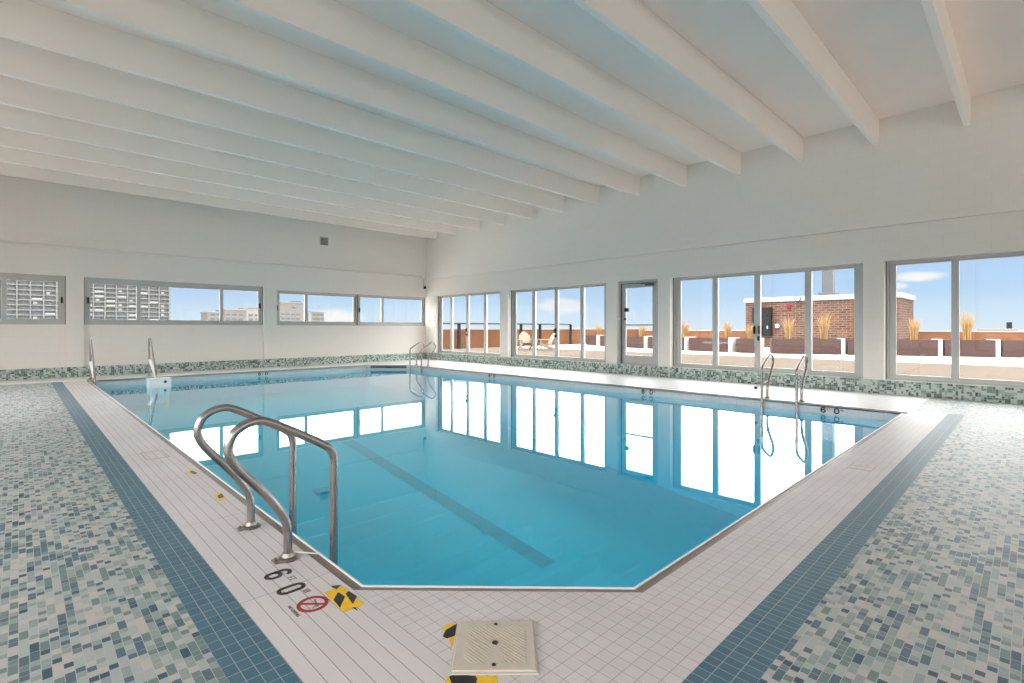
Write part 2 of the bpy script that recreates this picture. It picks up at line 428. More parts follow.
# ------------------------------------------------------------------ pool
def loop_wall(b, o0, z0, o1, z1):
    n = len(o0)
    for i in range(n):
        j = (i+1) % n
        b.poly([(*o0[i], z0), (*o0[j], z0), (*o1[j], z1), (*o1[i], z1)])
O0, O1, O2, O3 = pool_outline(0), pool_outline(0.053), pool_outline(0.062), pool_outline(0.062)
def bottom_z(y): return -1.26 - (10.08 - y)*0.1267
pool = struct(empty('pool_basin', (0, 0, 0)), 'turquoise swimming pool basin sunk in the tiled deck, two corners cut off', 'pool')
b = MB()
b.m(0); loop_wall(b, O2, -0.012, O3, -0.155)
n = len(O3)
b.m(1)
for i in range(n):
    j = (i+1) % n
    b.poly([(*O3[i], -0.155), (*O3[j], -0.155), (*O3[j], bottom_z(O3[j][1])), (*O3[i], bottom_z(O3[i][1]))])
b.poly([(x, y, bottom_z(y)) for x, y in O3])
b.build('pool_shell', ['pool_wall', 'pool_paint'], pool)
b = MB(); b.m(0); loop_wall(b, O0, 0.0, O0, -0.014); loop_wall(b, O0, -0.014, O1, -0.014)
b.build('pool_gutter', 'rim_grey', pool)
b = MB(); loop_wall(b, O1, -0.014, O1, -0.008); loop_wall(b, O1, -0.008, O2, -0.008); loop_wall(b, O2, -0.008, O2, -0.03)
b.build('pool_rim', 'rim_white', pool)
b = MB()
for x0, x1, y0, y1 in ((4.93, 5.21, 4.5, 10.6),):
    b.poly([(x0, y0, bottom_z(y0)+.006), (x1, y0, bottom_z(y0)+.006), (x1, y1, bottom_z(y1)+.006), (x0, y1, bottom_z(y1)+.006)])
b.build('lane_line', 'lane', pool)
b = MB()
for x, y in ((3.6, 8.2),): b.box((x-.13, y-.13, bottom_z(y)-.05), (x+.13, y+.13, bottom_z(y)+.022))
b.build('main_drain', 'lane', pool)
b = MB(); b.poly([(x, y, WZ) for x, y in pool_outline(0.058)])
struct(b.build('water', 'water'), 'clear still pool water mirroring the windows', 'water')

# ------------------------------------------------------------------ walls, ceiling, beams
def wall_box(b, x0, x1, y0, y1, z0, z1): b.box((x0, y0, z0), (x1, y1, z1))
RB = [(12.21, 15.84), (8.015, 11.83), (6.47, 7.665), (2.22, 6.144), (-2.05, 1.898), (-5.7, -2.37)]   # openings of the right wall (y)
HEAD = 2.43
b = MB()
wall_box(b, XR, XR+.3, YF-.3, YB+.3, HEAD, 3.042)
wall_box(b, XR+.03, XR+.3, YF-.3, YB+.3, 3.042, 3.062)
wall_box(b, XR+.002, XR+.3, YF-.3, YB+.3, 3.062, ZC+.2)
ys = [YB+.3]
for y0, y1 in RB: ys += [y1, y0]
ys.append(YF-.3)
for i in range(0, len(ys), 2): wall_box(b, XR, XR+.3, ys[i+1], ys[i], 0, HEAD)
struct(b.build('wall_right', 'wall'), 'white painted block wall on the right above the terrace doors', 'wall')
b = MB()
b.box((XR-.025, YF, 0), (XR+.3, YB, 0.25))
struct(b.build('baseboard_right', 'band'), 'green and white mosaic curb along the foot of the right wall', 'baseboard')
BB = [(-3.56, 0.826, 2.47), (1.161, 5.377, 2.47), (5.76, XR, 2.385)]
b = MB()
wall_box(b, XL-.3, XR, YB, YB+.3, 2.47, 3.14)
wall_box(b, XL-.3, XR, YB+.012, YB+.3, 3.14, ZC+.2)
wall_box(b, 5.76, XR, YB, YB+.3, 2.385, 2.47)
for x0, x1 in ((XL-.3, -3.56), (0.826, 1.161), (5.377, 5.76)): wall_box(b, x0, x1, YB, YB+.3, 0, 2.47)
for x0, x1, h in BB: wall_box(b, x0, x1, YB+.09, YB+.3, 0, 1.285)
struct(b.build('wall_back', 'wall'), 'white painted block wall at the far end of the pool hall', 'wall')
b = MB(); b.box((XL, YB-.025, 0), (XR-.025, YB+.1, 0.245))
struct(b.build('baseboard_back', 'band'), 'green and white mosaic curb along the foot of the back wall', 'baseboard')
LB_ADDED = [(-5.6, -2.2), (-1.8, 1.6), (2.0, 5.4), (5.8, 9.2), (9.6, 13.0)]  # openings added in the unseen left wall to let in more daylight
b = MB(); wall_box(b, XL-.3, XL, YF-.3, YB, 3.9, ZC+.2); wall_box(b, XL-.3, XL, YF-.3, YB, 0, .25)
yl = [YF-.3] + [y for p in LB_ADDED for y in p] + [YB]
for i in range(0, len(yl), 2): wall_box(b, XL-.3, XL, yl[i], yl[i+1], .25, 3.9)
struct(b.build('wall_left', 'wall'))
FB_ADDED = [(-3.6, -0.2), (0.2, 3.6), (4.0, 7.4), (7.8, 11.0)]  # openings added in the unseen wall behind the camera, for fill daylight
b = MB(); wall_box(b, XL, XR, YF-.3, YF, 2.47, ZC+.2); wall_box(b, XL, XR, YF-.3, YF, 0, 1.285)
xs = [XL] + [x for p in FB_ADDED for x in p] + [XR]
for i in range(0, len(xs), 2): wall_box(b, xs[i], xs[i+1], YF-.3, YF, 1.285, 2.47)
struct(b.build('wall_front', 'wall'))
b = MB(); b.box((XL-.3, YF-.3, ZC), (XR+.3, YB+.3, ZC+.25))
struct(b.build('ceiling', 'ceiling'), 'flat off white ceiling between the beams', 'ceiling')
b = MB()
b.box((XL, -.09, 4.56), (XR+.02, 0, ZC), 0.006)
bme = b.mesh('beam', 'ceiling_beam')
for k in range(-5, 13):
    o = bpy.data.objects.new('ceiling_beam', bme); C.objects.link(o); o.location = (0, 0.81+1.25*k, 0)
    struct(o); o['group'] = 'white ceiling beams'; o['category'] = 'beam'
    o['label'] = 'slim white painted beam running under the ceiling above the pool hall'

# ------------------------------------------------------------------ windows and doors
# local frame: u along the wall, w = depth from the room face outward, z up
def wallbox(b, wall, u0, u1, w0, w1, z0, z1, bev=0.0):
    if wall == 'R': b.box((XR+w0, u0, z0), (XR+w1, u1, z1), bev)
    elif wall == 'B': b.box((u0, YB+w0, z0), (u1, YB+w1, z1), bev)
    elif wall == 'L': b.box((XL-w0, u0, z0), (XL-w1, u1, z1), bev)
    else: b.box((u0, YF-w0, z0), (u1, YF-w1, z1), bev)
def glazed(name, wall, u0, u1, z0, z1, stiles, fw=0.07, bot=0.085, top=0.075, sash=0.06, w=None, latches=(), handles=(), label=None, cat=None):
    g = struct(empty(name, {'R': (XR, (u0+u1)/2, z0), 'B': ((u0+u1)/2, YB, z0), 'F': ((u0+u1)/2, YF, z0), 'L': (XL, (u0+u1)/2, z0)}[wall]), label, cat)
    off = -Vector(g.location)
    if w is None: w = 0.15 if wall == 'R' else 0.10
    def fin(b, nm, mats, parent=g):
        for v in b.bm.verts: v.co += off
        return b.build(nm, mats, parent)
    b = MB()
    wallbox(b, wall, u0, u0+fw, w, w+.1, z0, z1); wallbox(b, wall, u1-fw, u1, w, w+.1, z0, z1)
    wallbox(b, wall, u0+fw, u1-fw, w, w+.1, z0, z0+bot*.55); wallbox(b, wall, u0+fw, u1-fw, w, w+.1, z1-top*.6, z1)
    fin(b, 'frame', 'alu')
    b = MB()
    wallbox(b, wall, u0+.002, u0+.016, w-.012, w, z0+.01, z1-.01); wallbox(b, wall, u1-.016, u1-.002, w-.012, w, z0+.01, z1-.01)
    fin(b, 'seal', 'alu_dark')
    edges = [u0+fw] + list(stiles) + [u1-fw]
    for i in range(len(edges)-1):
        a, c = edges[i], edges[i+1]
        dw = 0.02 + 0.035*(i % 2)
        l, r = (a if i == 0 else a-sash/2), (c if i == len(edges)-2 else c+sash/2)
        b = MB()
        wallbox(b, wall, l, l+sash, w+dw, w+dw+.04, z0+bot*.5, z1-top*.5, .004)
        wallbox(b, wall, r-sash, r, w+dw, w+dw+.04, z0+bot*.5, z1-top*.5, .004)
        wallbox(b, wall, l+sash, r-sash, w+dw, w+dw+.04, z0+bot*.5, z0+bot+.012, .003)
        wallbox(b, wall, l+sash, r-sash, w+dw, w+dw+.04, z1-top-.006, z1-top*.5, .003)
        fin(b, 'sash', 'alu')
        b = MB(); wallbox(b, wall, l+sash-.005, r-sash+.005, w+dw+.017, w+dw+.023, z0+bot, z1-top+.002)
        fin(b, 'pane', 'glass')
    for u, z in latches:
        b = MB(); wallbox(b, wall, u-.022, u+.022, w-.025, w+.03, z-.075, z+.075, .01)
        fin(b, 'latch', 'black')
    for u, z, hh in handles:
        b = MB(); wallbox(b, wall, u-.02, u+.02, w-.005, w+.03, z-hh, z+hh, .008); wallbox(b, wall, u-.012, u+.012, w-.05, w-.02, z-hh*.8, z+hh*.8, .006)
        fin(b, 'handle', 'black')
    return g
glazed('door_1', 'R', 12.21, 15.84, .25, HEAD, (13.15, 14.11, 15.05), fw=.05, sash=.125, handles=((14.14, 1.13, .06), (14.11, .96, .04)),
       label='four panel glazed terrace door in the far corner, left of the others', cat='glass door')
glazed('door_2', 'R', 8.015, 11.83, .25, HEAD, (8.96, 9.93, 10.85), fw=.05, sash=.125, handles=((9.95, 1.12, .07), (9.93, .96, .05)),
       label='four panel glazed terrace door with two chairs seen through it', cat='glass door')
glazed('door_4', 'R', 2.22, 6.144, .25, HEAD, (3.19, 4.18, 5.11), fw=.05, sash=.125, handles=((4.235, 1.16, .09), (4.135, 1.16, .09), (4.15, .975, .05)),
       label='four panel glazed terrace door in front of the brick penthouse', cat='glass door')
glazed('door_5', 'R', -2.05, 1.898, .25, HEAD, (-1.04, -.05, .93), fw=.045, sash=.105,
       label='large glazed terrace door at the right edge, beside the widest pier', cat='glass door')
glazed('door_6', 'R', -5.7, -2.37, .25, HEAD, (-4.6, -3.5), fw=.045, sash=.105)
glazed('window_1', 'B', -3.56, .826, 1.285, 2.47, (-2.4, -.24), top=.15, bot=.12, fw=.05, sash=.09, latches=((.755, 1.88),),
       label='sliding window at the left edge of the back wall, tower behind', cat='window')
glazed('window_2', 'B', 1.161, 5.377, 1.285, 2.47, (2.28, 4.25), top=.15, bot=.12, fw=.04, sash=.09, latches=((1.25, 1.89), (5.29, 1.87)),
       label='long three pane window between the two narrow piers of the back wall', cat='window')
glazed('window_3', 'B', 5.76, 8.50, 1.285, 2.385, (6.72,), top=.10, bot=.12, fw=.03, sash=.09, latches=((5.80, 1.83),),
       label='two pane window right of the pier, low blocks behind it', cat='window')
glazed('window_4', 'B', 8.50, XR, 1.285, 2.385, (9.5,), top=.10, bot=.12, fw=.03, sash=.09, latches=((8.58, 1.83),),
       label='two pane window beside the far corner with only sky behind', cat='window')
for i, (x0, x1) in enumerate(FB_ADDED): glazed('window_%d' % (5+i), 'F', x0, x1, 1.285, 2.47, ((x0+x1)/2,), w=.1)  # window strip added behind the camera to brighten the hall
for i, (y0, y1) in enumerate(LB_ADDED): glazed('window_%d' % (9+i), 'L', y0, y1, .25, 3.9, ((y0+y1)/2,), w=.1)  # tall windows added out of view to brighten the hall
# hinged door
g = struct(empty('door_3', (XR, 7.07, .25)), 'single grey hinged door with a tall glass pane and push bar', 'door')
def fin(b, nm, mats, parent=g):
    for v in b.bm.verts: v.co -= Vector((XR, 7.07, .25)) 
    return b.build(nm, mats, parent)
b = MB()
wallbox(b, 'R', 6.47, 6.55, .08, .2, .25, HEAD); wallbox(b, 'R', 7.585, 7.665, .08, .2, .25, HEAD); wallbox(b, 'R', 6.55, 7.585, .08, .2, HEAD-.07, HEAD); wallbox(b, 'R', 6.47, 7.665, .0, .2, .248, .268)
fin(b, 'frame', 'alu')
b = MB(); wallbox(b, 'R', 7.57, 7.60, .07, .13, .26, HEAD-.07); wallbox(b, 'R', 6.55, 7.6, .07, .13, HEAD-.085, HEAD-.07); fin(b, 'seal', 'alu_dark')
b = MB()
wallbox(b, 'R', 6.56, 6.68, .10, .145, .265, HEAD-.085, .004); wallbox(b, 'R', 7.46, 7.57, .10, .145, .265, HEAD-.085, .004)
wallbox(b, 'R', 6.68, 7.46, .10, .145, .265, .49, .004); wallbox(b, 'R', 6.68, 7.46, .10, .145, HEAD-.19, HEAD-.085, .004)
fin(b, 'leaf', 'alu')
b = MB(); wallbox(b, 'R', 6.675, 7.465, .12, .126, .48, HEAD-.18); fin(b, 'pane', 'glass')
b = MB(); wallbox(b, 'R', 6.62, 7.53, .045, .075, 1.255, 1.30, .006); wallbox(b, 'R', 6.62, 6.66, .07, .10, 1.255, 1.30); wallbox(b, 'R', 7.49, 7.53, .07, .10, 1.255, 1.30)
fin(b, 'push_bar', 'alu')
b = MB(); wallbox(b, 'R', 7.37, 7.49, .07, .118, 1.625, 1.72, .006); fin(b, 'lock_case', 'black')
b = MB(); b.lathe([(.035, 0), (.04, .01), (.03, .03), (.0, .035)], 16, (XR+.06, 7.66, 1.44), 'x'); fin(b, 'door_bell', 'white_plastic')
b = MB(); wallbox(b, 'R', 7.45, 7.49, .055, .10, 1.40, 1.47, .008); wallbox(b, 'R', 7.41, 7.49, .04, .06, 1.42, 1.44, .004); fin(b, 'handle', 'black')
b = MB(); wallbox(b, 'R', 6.64, 6.86, .045, .10, HEAD-.16, HEAD-.10, .006); b.tube([(XR+.05, 6.82, HEAD-.12), (XR+.03, 7.0, HEAD-.09), (XR+.08, 7.1, HEAD-.06)], .011, 8)
fin(b, 'door_closer', 'alu_dark')

# ------------------------------------------------------------------ fittings on the back wall
t = thing('wall_vent', 'small square grey vent high on the back wall', 'vent', (7.26, YB+.012, 4.085))
b = MB(); b.box((-.14, -.03, -.14), (.14, 0, .14), .006); b.build('vent_frame', 'alu', t)
b = MB()
for k in range(7): b.obox((-.12, -.031, -.115+.034*k), (.24, 0, 0), (0, -.008, -.02), (0, 0, .004))
b.build('louvre', 'steel_dull', t, kind='stuff')
t = thing('wall_conduit', 'thin painted conduit running along the back wall above the windows', 'pipe', (XL, YB, 3.16))
b = MB(); b.tube([(.02, -.03, 0), (15.02, -.03, 0)], .028, 10); b.build('pipe', 'paint', t)
b = MB()
for k in range(8): b.box((1+2*k, -.06, -.034), (1.04+2*k, -.002, .034), .004)
b.build('pipe_clip', 'paint', t, kind='stuff')
t = thing('security_camera', 'white security camera hanging on an arm in the far corner', 'camera', (11.12, YB, 3.12))
b = MB(); b.box((-.06, -.10, -.03), (.06, .0, .09), .008); b.build('mount_box', 'white_plastic', t)
b = MB(); b.tube(smooth_path([(0, -.07, 0), (.0, -.12, -.06), (.0, -.12, -.25), (-.01, -.14, -.33)], 4), .022, 10); b.build('arm', 'alu', t)
b = MB(); b.lathe([(.0, -.06), (.045, -.05), (.055, .0), (.045, .05), (.0, .06)], 14, (.03, -.16, -.37)); b.build('lens_dome', 'black', t)

# ------------------------------------------------------------------ grab rails
RAIL = [(0, .02), (0, .10), (-.002, .155), (-.022, .225), (-.085, .325), (-.155, .415), (-.235, .51), (-.272, .575), (-.28, .625), (-.258, .685), (-.21, .722), (-.155, .735), (-.10, .725),
        (0.02, .662), (.12, .605), (.19, .562), (.228, .53), (.247, .48), (.2475, .40), (.2475, .1), (.2475, -.3), (.2475, -.62)]
def rail_mesh():
    b = MB(); b.tube(smooth_path([(x, 0, z) for x, z in RAIL], 6), .0215, 16); return b.mesh('steel', 'rail_tube')
def flange_mesh():
    b = MB(); b.lathe([(.052, 0), (.056, .006), (.05, .012), (.034, .016), (.028, .034), (.0, .034)], 24)
    b.box((-.075, -.03, 0.001), (.02, .03, .009), .003)
    return b.mesh('steel_dull', 'escutcheon')
def bolt_mesh():
    b = MB(); b.lathe([(.009, 0), (.009, .012), (.004, .016)], 8, (-.062, 0, .008)); return b.mesh('steel', 'bolt')
RM, FM, BM_ = rail_mesh(), flange_mesh(), bolt_mesh()
def part(name, me, parent, loc=(0, 0, 0), **kw):
    o = bpy.data.objects.new(name, me); C.objects.link(o); o.parent = parent; o.location = loc
    for k, v in kw.items(): o[k] = v
    return o
proto = None
def grab_rail(loc, rz, label, group, scale=1.0):
    global proto
    if proto is None:
        t = empty('grab_rail'); part('rail_tube', RM, t); fl = part('escutcheon', FM, t); part('bolt', BM_, fl); proto = t
    else:
        t = copy_tree(proto)
    t.location = loc; t.rotation_euler = (0, 0, rz); t.scale = (scale,)*3
    return tag(t, label, 'grab rail', group)
grab_rail((1.004, 3.289, 0), 0, 'steel grab rail second from the depth marker, behind its twin', 'grab rails by the painted depth marker')
near = grab_rail((1.004, 2.704, 0), 0, 'large steel grab rail bolted down right beside the painted 6 FT marker', 'grab rails by the painted depth marker')
b = MB(); b.tube([(.03, -.01, .03), (.09, -.03, .012), (.15, -.05, -.005), (.17, -.055, -.03)], .0035, 6); b.build('bonding_wire', 'white_plastic', near)
r1 = grab_rail((9.18, 3.17, 0), PI, 'steel grab rail across the pool carrying a short arm with black knob', 'grab rails on the terrace side')
b = MB(); b.tube([(.10, 0, .62), (.10, 0, .60)], .001, 4); b.bm.free(); b = MB()
b.tube([(-.03, 0, .30), (.02, -.17, .17)], .012, 8); b.build('side_arm', 'white_plastic', r1)
b = MB(); b.lathe([(.0, -.03), (.024, -.02), (.03, 0), (.024, .02), (.0, .03)], 12, (.022, -.18, .165)); b.build('knob', 'black', r1)
grab_rail((9.18, 2.64, 0), PI, 'steel grab rail across the pool, nearest the wall marking 6 FT 0 IN', 'grab rails on the terrace side')
grab_rail((9.18, 13.84, 0), PI, 'steel grab rail closest to the cut off far pool corner', 'grab rails at the far corner')
grab_rail((9.18, 13.2, 0), PI, 'steel grab rail under the corner terrace door, right of its twin', 'grab rails at the far corner')
def stair_rail(loc, label):
    t = thing('stair_handrail', label, 'handrail', loc, 0, 'sloping handrails at the far left of the pool')
    b = MB(); b.tube(smooth_path([(0, 0, 0), (0, 0, .45), (0, -.005, .82), (0, -.04, .925), (0, -.11, .955), (0, -.19, .90), (0, -.45, .62), (0, -.86, .17), (0, -.93, .07), (0, -.945, -.05), (0, -.945, -.5)], 5), .021, 12); b.build('rail_tube', 'steel', t)
    b = MB(); b.tube([(0.0, -.06, .40), (0.0, -.90, .05)], .032, 10); b.build('brace', 'white_plastic', t, label='white plastic brace')
    part('escutcheon', FM, t); return t
stair_rail((1.20, 15.28, 0), 'sloping steel handrail at the far left pool corner, below the narrow pier')
stair_rail((2.32, 15.28, 0), 'sloping steel handrail with white brace beside the white box in the water')
t = thing('pool_box', 'white plastic box with a dark port standing at the far left waterline', 'box', (2.33, 14.12, -.06))
b = MB(); b.box((-.22, -.13, -.12), (.22, .13, .085), .015)
for sx in (-1, 1):
    for sy in (-1, 1): b.box((sx*.17-.02, sy*.09-.02, -.62), (sx*.17+.02, sy*.09+.02, -.11))
b.build('housing', 'white_plastic', t)
b = MB(); b.box((-.23, -.14, .08), (.23, .14, .10), .008); b.build('lid', 'white_plastic', t)
b = MB(); b.lathe([(.03, 0), (.03, -.012), (.0, -.012)], 14, (.10, -.129, .02), 'y'); b.build('port', 'black', t)

# ------------------------------------------------------------------ markings on the deck
t = thing('depth_marker', 'large black 6 FT 0 IN painted on the coping beside the near grab rail', 'sign', (0.90, 2.46, 0))
def dt(name, s, size, x, y, mat, bold=0, sx=1.0, z=.0012):
    return place_text(name, text_mesh(s, size, mat, bold=bold), (x-.90, y-2.46, z), (0, -1, 0), (1, 0, 0), t, sx)
place_text('digit', six_mesh(.108, .054, .019, 'marker'), (.006, .104, .0006), (0, -1, 0), (1, 0, 0), t)
place_text('digit', zero_mesh(.108, .054, .019, 'marker'), (-.001, -.080, .0006), (0, -1, 0), (1, 0, 0), t)
FT = [[(-.016, -.015), (-.016, .015), (-.002, .015)], [(-.016, .001), (-.005, .001)], [(.003, .015), (.019, .015)], [(.011, .015), (.011, -.015)]]
IN = [[(-.014, -.015), (-.014, .015)], [(-.004, -.015), (-.004, .015), (.012, -.015), (.012, .015)]]
place_text('lettering', stroke_mesh(FT, .0045, 'marker_grey'), (.038, .018, .0006), (0, -1, 0), (1, 0, 0), t)
place_text('lettering', stroke_mesh(IN, .0045, 'marker_grey'), (.042, -.150, .0006), (0, -1, 0), (1, 0, 0), t)
t = thing('no_diving_marker', 'round red no diving symbol with NO DIVING text on the coping', 'sign', (.916, 2.184, 0))
b = MB()
R0, R1, N = .049, .065, 40
for k in range(N):
    a0, a1 = 2*PI*k/N, 2*PI*(k+1)/N
    b.prism([(R0*math.cos(a0), R0*math.sin(a0)), (R1*math.cos(a0), R1*math.sin(a0)), (R1*math.cos(a1), R1*math.sin(a1)), (R0*math.cos(a1), R0*math.sin(a1))], .0004, .0018)
b.build('ring', 'red', t)
b = MB(); b.prism([(-.042, .033), (-.033, .042), (.042, -.033), (.033, -.042)][::-1], .0004, .0019); b.build('slash', 'red', t)
b = MB()
b.prism([(.008+.008*math.cos(2*PI*k/12), -.026+.008*math.sin(2*PI*k/12)) for k in range(12)], .0003, .0013)
b.prism([(.004, -.02), (.014, -.018), (.026, .026), (.018, .03)], .0003, .0012)
b.prism([(.0, -.018), (.006, -.02), (-.012, -.036), (-.016, -.032)], .0003, .0012)
for k in range(5): b.prism([(-.030, -.034+.014*k), (-.025, -.034+.014*k), (-.021, -.027+.014*k), (-.026, -.027+.014*k)], .0003, .0012)
b.build('diver_pictogram', 'marker_grey', t)
place_text('lettering', text_mesh('NO DIVING', .021, 'marker_grey', bold=.0004), (-.082, .0, .0010), (0, -1, 0), (1, 0, 0), t)

def tape(name, label, loc, yellow, blacks, extra=None, group='yellow and black hazard tape pieces'):
    t = thing(name, label, 'hazard tape', (loc[0], loc[1], 0), 0, group)
    L = lambda ps: [(x-loc[0], y-loc[1]) for x, y in ps]
    def ccw(ps):
        a = sum(ps[i][0]*ps[(i+1) % len(ps)][1]-ps[(i+1) % len(ps)][0]*ps[i][1] for i in range(len(ps)))
        return ps if a > 0 else ps[::-1]
    b = MB()
    for p in yellow: b.prism(ccw(L(p)), .0003, .0016)
    b.build('yellow_strip', 'yellow', t)
    b = MB()
    for p in blacks: b.prism(ccw(L(p)), .0005, .0022)
    b.build('black_stripe', 'tape_black', t)
    return t
tape('hazard_tape', 'checkered yellow and black tape patch beside the no diving symbol', (1.03, 2.13),
     [[(.991, 2.235), (1.079, 2.256), (1.076, 2.023), (.982, 2.028)]],
     [[(.994, 2.150), (1.039, 2.200), (1.044, 2.140), (.986, 2.070)], [(1.057, 2.163), (1.079, 2.172), (1.083, 2.106), (1.039, 2.058)],
      [(1.041, 2.276), (1.077, 2.250), (1.044, 2.227)], [(1.025, 2.036), (1.036, 2.029), (1.031, 1.998)]])
tape('hazard_tape', 'yellow and black tape scrap at the far left corner of the square lid', (1.22, 1.59),
     [[(1.237, 1.661), (1.27, 1.632), (1.276, 1.617), (1.245, 1.584), (1.186, 1.524), (1.17, 1.529), (1.191, 1.576), (1.181, 1.597)]],
     [[(1.272, 1.628), (1.277, 1.614), (1.236, 1.566), (1.186, 1.578), (1.181, 1.600), (1.215, 1.625)]])
tape('hazard_tape', 'yellow and black tape strip lying under the front edge of the square lid', (1.08, 1.30),
     [[(1.015, 1.372), (1.048, 1.400), (1.080, 1.396), (1.127, 1.339), (1.182, 1.282), (1.120, 1.235)]],
     [[(1.060, 1.400), (1.082, 1.396), (1.127, 1.339), (1.122, 1.322), (1.056, 1.278), (1.026, 1.318)]])
tape('hazard_tape', 'tattered hazard tape scrap farthest along the left coping, turned whitish', (1.04, 4.85),
     [[(.982, 4.902), (1.046, 4.965), (1.062, 4.86), (1.02, 4.80)]], [[(1.02, 4.90), (1.045, 4.93), (1.06, 4.82), (1.03, 4.80)]])
tape('hazard_tape', 'small hazard tape square on the left coping behind the grab rails', (1.03, 4.03),
     [[(1.002, 4.103), (1.055, 4.137), (1.053, 3.97), (.994, 3.931)]], [[(1.015, 4.06), (1.054, 4.10), (1.045, 4.00), (1.01, 3.985)]])
# square skimmer lid, turned 45 degrees
t = thing('skimmer_lid', 'square beige plastic lid set diagonally in the coping at the front', 'lid', (1.284, 1.411, 0), math.radians(-43.6))
hw = .148
b = MB(); b.box((-hw-.008, -hw-.008, 0), (hw+.008, hw+.008, .006), .002); b.build('lid_frame', 'beige', t)
b = MB(); b.box((-hw, -hw, .004), (hw, hw, .013), .003); b.build('lid_plate', 'beige', t)
b = MB()
import itertools
for k in range(-11, 12):
    c = k*.0175; lim = .112
    # raised ribs across the plate, running along the diagonal
    p0 = max(-lim, -lim-c) if c < 0 else max(-lim, -lim+0); 
    x0, x1 = max(-lim, c-lim), min(lim, c+lim)
    if x1-x0 < .02: continue
    y = lambda x: c - x
    b.obox((x0, y(x0), .0125), (x1-x0, -(x1-x0), 0), (.0042, .0042, 0), (0, 0, .0032))
b.build('grip_rib', 'beige', t, kind='stuff')
b = MB(); b.prism([(-.030, -.105), (.030, -.105), (.026, -.055), (.012, -.03), (-.012, -.03), (-.026, -.055)], .012, .0155); b.build('lift_boss', 'beige', t)
for (x, y, r) in ((0, .122, .008), (0, .002, .013), (-.002, -.122, .008)):
    b = MB(); b.lathe([(r, 0), (r*.9, .003), (.0, .003)], 12, (x, y, .0142)); b.build('screw', 'marker', t)
# worn-off markers
def worn(loc, label, bars, rz=0):
    t = thing('worn_marker', label, 'worn marking', (loc[0], loc[1], 0), rz, 'worn remains of deck markers')
    b = MB()
    for x0, x1, y0, y1 in bars: b.box((x0, y0, .0003), (x1, y1, .0012))
    b.build('stain_mark', 'stain', t)
worn((5.2, 1.03), 'faint brown remains of a marker on the right coping', [(-.14, .14, .075, .085), (-.14, .14, -.09, -.08), (-.10, -.07, -.08, .07), (.02, .05, -.07, .075), (.10, .14, -.03, .0)])
worn((.92, 5.8), 'faint brown marker remains on the left coping behind the tape scraps', [(-.09, .09, .17, .19), (-.09, .09, -.19, -.17), (-.09, -.075, -.17, .17), (.075, .09, -.17, .17)])
worn((.93, 10.4), 'faint brown marker remains farthest away on the left coping', [(-.10, .10, .20, .26), (-.10, .10, -.26, -.20), (.03, .06, -.2, .2)])
# depth marks on the inner pool wall
def wall_mark(loc, right, label):
    t = thing('waterline_marker', label, 'sign', loc, 0, 'depth markings at the waterline')
    r = Vector(right)
    for nm, s, size, d, dz in (('digit', '6', .095, -.15, 0), ('lettering', 'FT', .03, -.082, .018), ('digit', '0', .095, .03, 0), ('lettering', 'IN', .03, .105, .018)):
        me = six_mesh(.075, .055, .02, 'marker') if s == '6' else zero_mesh(.075, .055, .02, 'marker') if s == '0' else stroke_mesh([[(x*1.1, y*.9) for x, y in p] for p in (FT if s == 'FT' else IN)], .007, 'marker')
        place_text(nm, me, r*d + Vector((0, 0, dz)), right, (0, 0, 1), t)
IX, IY = PX1-.062, PY1-.062
wall_mark((IX-.001, 2.13, -.075), (0, -1, 0), 'waterline marking 6 FT 0 IN right of the terrace side grab rails')
wall_mark((IX-.001, 5.31, -.075), (0, -1, 0), 'waterline marking 6 FT 0 IN below the single hinged door')
wall_mark((IX-.001, 9.94, -.075), (0, -1, 0), 'waterline marking 6 FT 0 IN below the glazed door with chairs behind')
wall_mark((4.93, IY-.001, -.075), (1, 0, 0), 'waterline marking 6 FT 0 IN on the pool edge below the back wall')
t = thing('chamfer_plate', 'dark plate across the cut off far pool corner', 'plate', (PX1-.475-.047, PY1-.49-.047, -.02), math.radians(-46))
b = MB(); b.box((-.58, -.008, -.075), (.58, .004, .008)); b.build('plate', 'alu_dark', t)
b = MB(); b.box((-.09, -.012, -.07), (.09, -.007, -.035)); b.build('slot', 'marker', t)

# ------------------------------------------------------------------ terrace
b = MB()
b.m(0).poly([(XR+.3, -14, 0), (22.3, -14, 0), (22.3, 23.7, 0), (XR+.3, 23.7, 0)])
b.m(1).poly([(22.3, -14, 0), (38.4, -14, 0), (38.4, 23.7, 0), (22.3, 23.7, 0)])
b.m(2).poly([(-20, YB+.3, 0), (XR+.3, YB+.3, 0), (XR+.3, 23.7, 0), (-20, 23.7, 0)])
b.m(2).poly([(-20, -14, 0), (XR+.3, -14, 0), (XR+.3, YF-.3, 0), (-20, YF-.3, 0)])  # out of view, kept bright as an added reflector for the ceiling
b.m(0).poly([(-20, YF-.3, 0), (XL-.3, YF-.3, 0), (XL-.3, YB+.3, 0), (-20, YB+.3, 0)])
struct(b.build('terrace_floor', ['terrace_beige', 'concrete', 'bounce_ground']), 'sunlit roof terrace paving outside the glazed doors', 'terrace floor')
t = thing('terrace_parapet', 'low orange brick parapet along the left edge of the terrace', 'wall', (20, 23.5, 0))
b = MB(); b.box((-30, 0, 0), (18, .3, 1.08)); b.build('brickwork', 'brick_tan', t)
b = MB(); b.box((-30, -.04, 1.08), (18, .34, 1.15), .01); b.build('coping_cap', 'cap', t)
t = thing('terrace_parapet', 'distant tan brick parapet behind the brown planters', 'wall', (38, 5, 0))
b = MB(); b.box((0, -19, 0), (.3, 18.44, .97)); b.build('brickwork', 'brick_tan', t)
b = MB(); b.box((-.04, -19, .97), (.34, 18.44, 1.02), .01); b.build('coping_cap', 'cap', t)
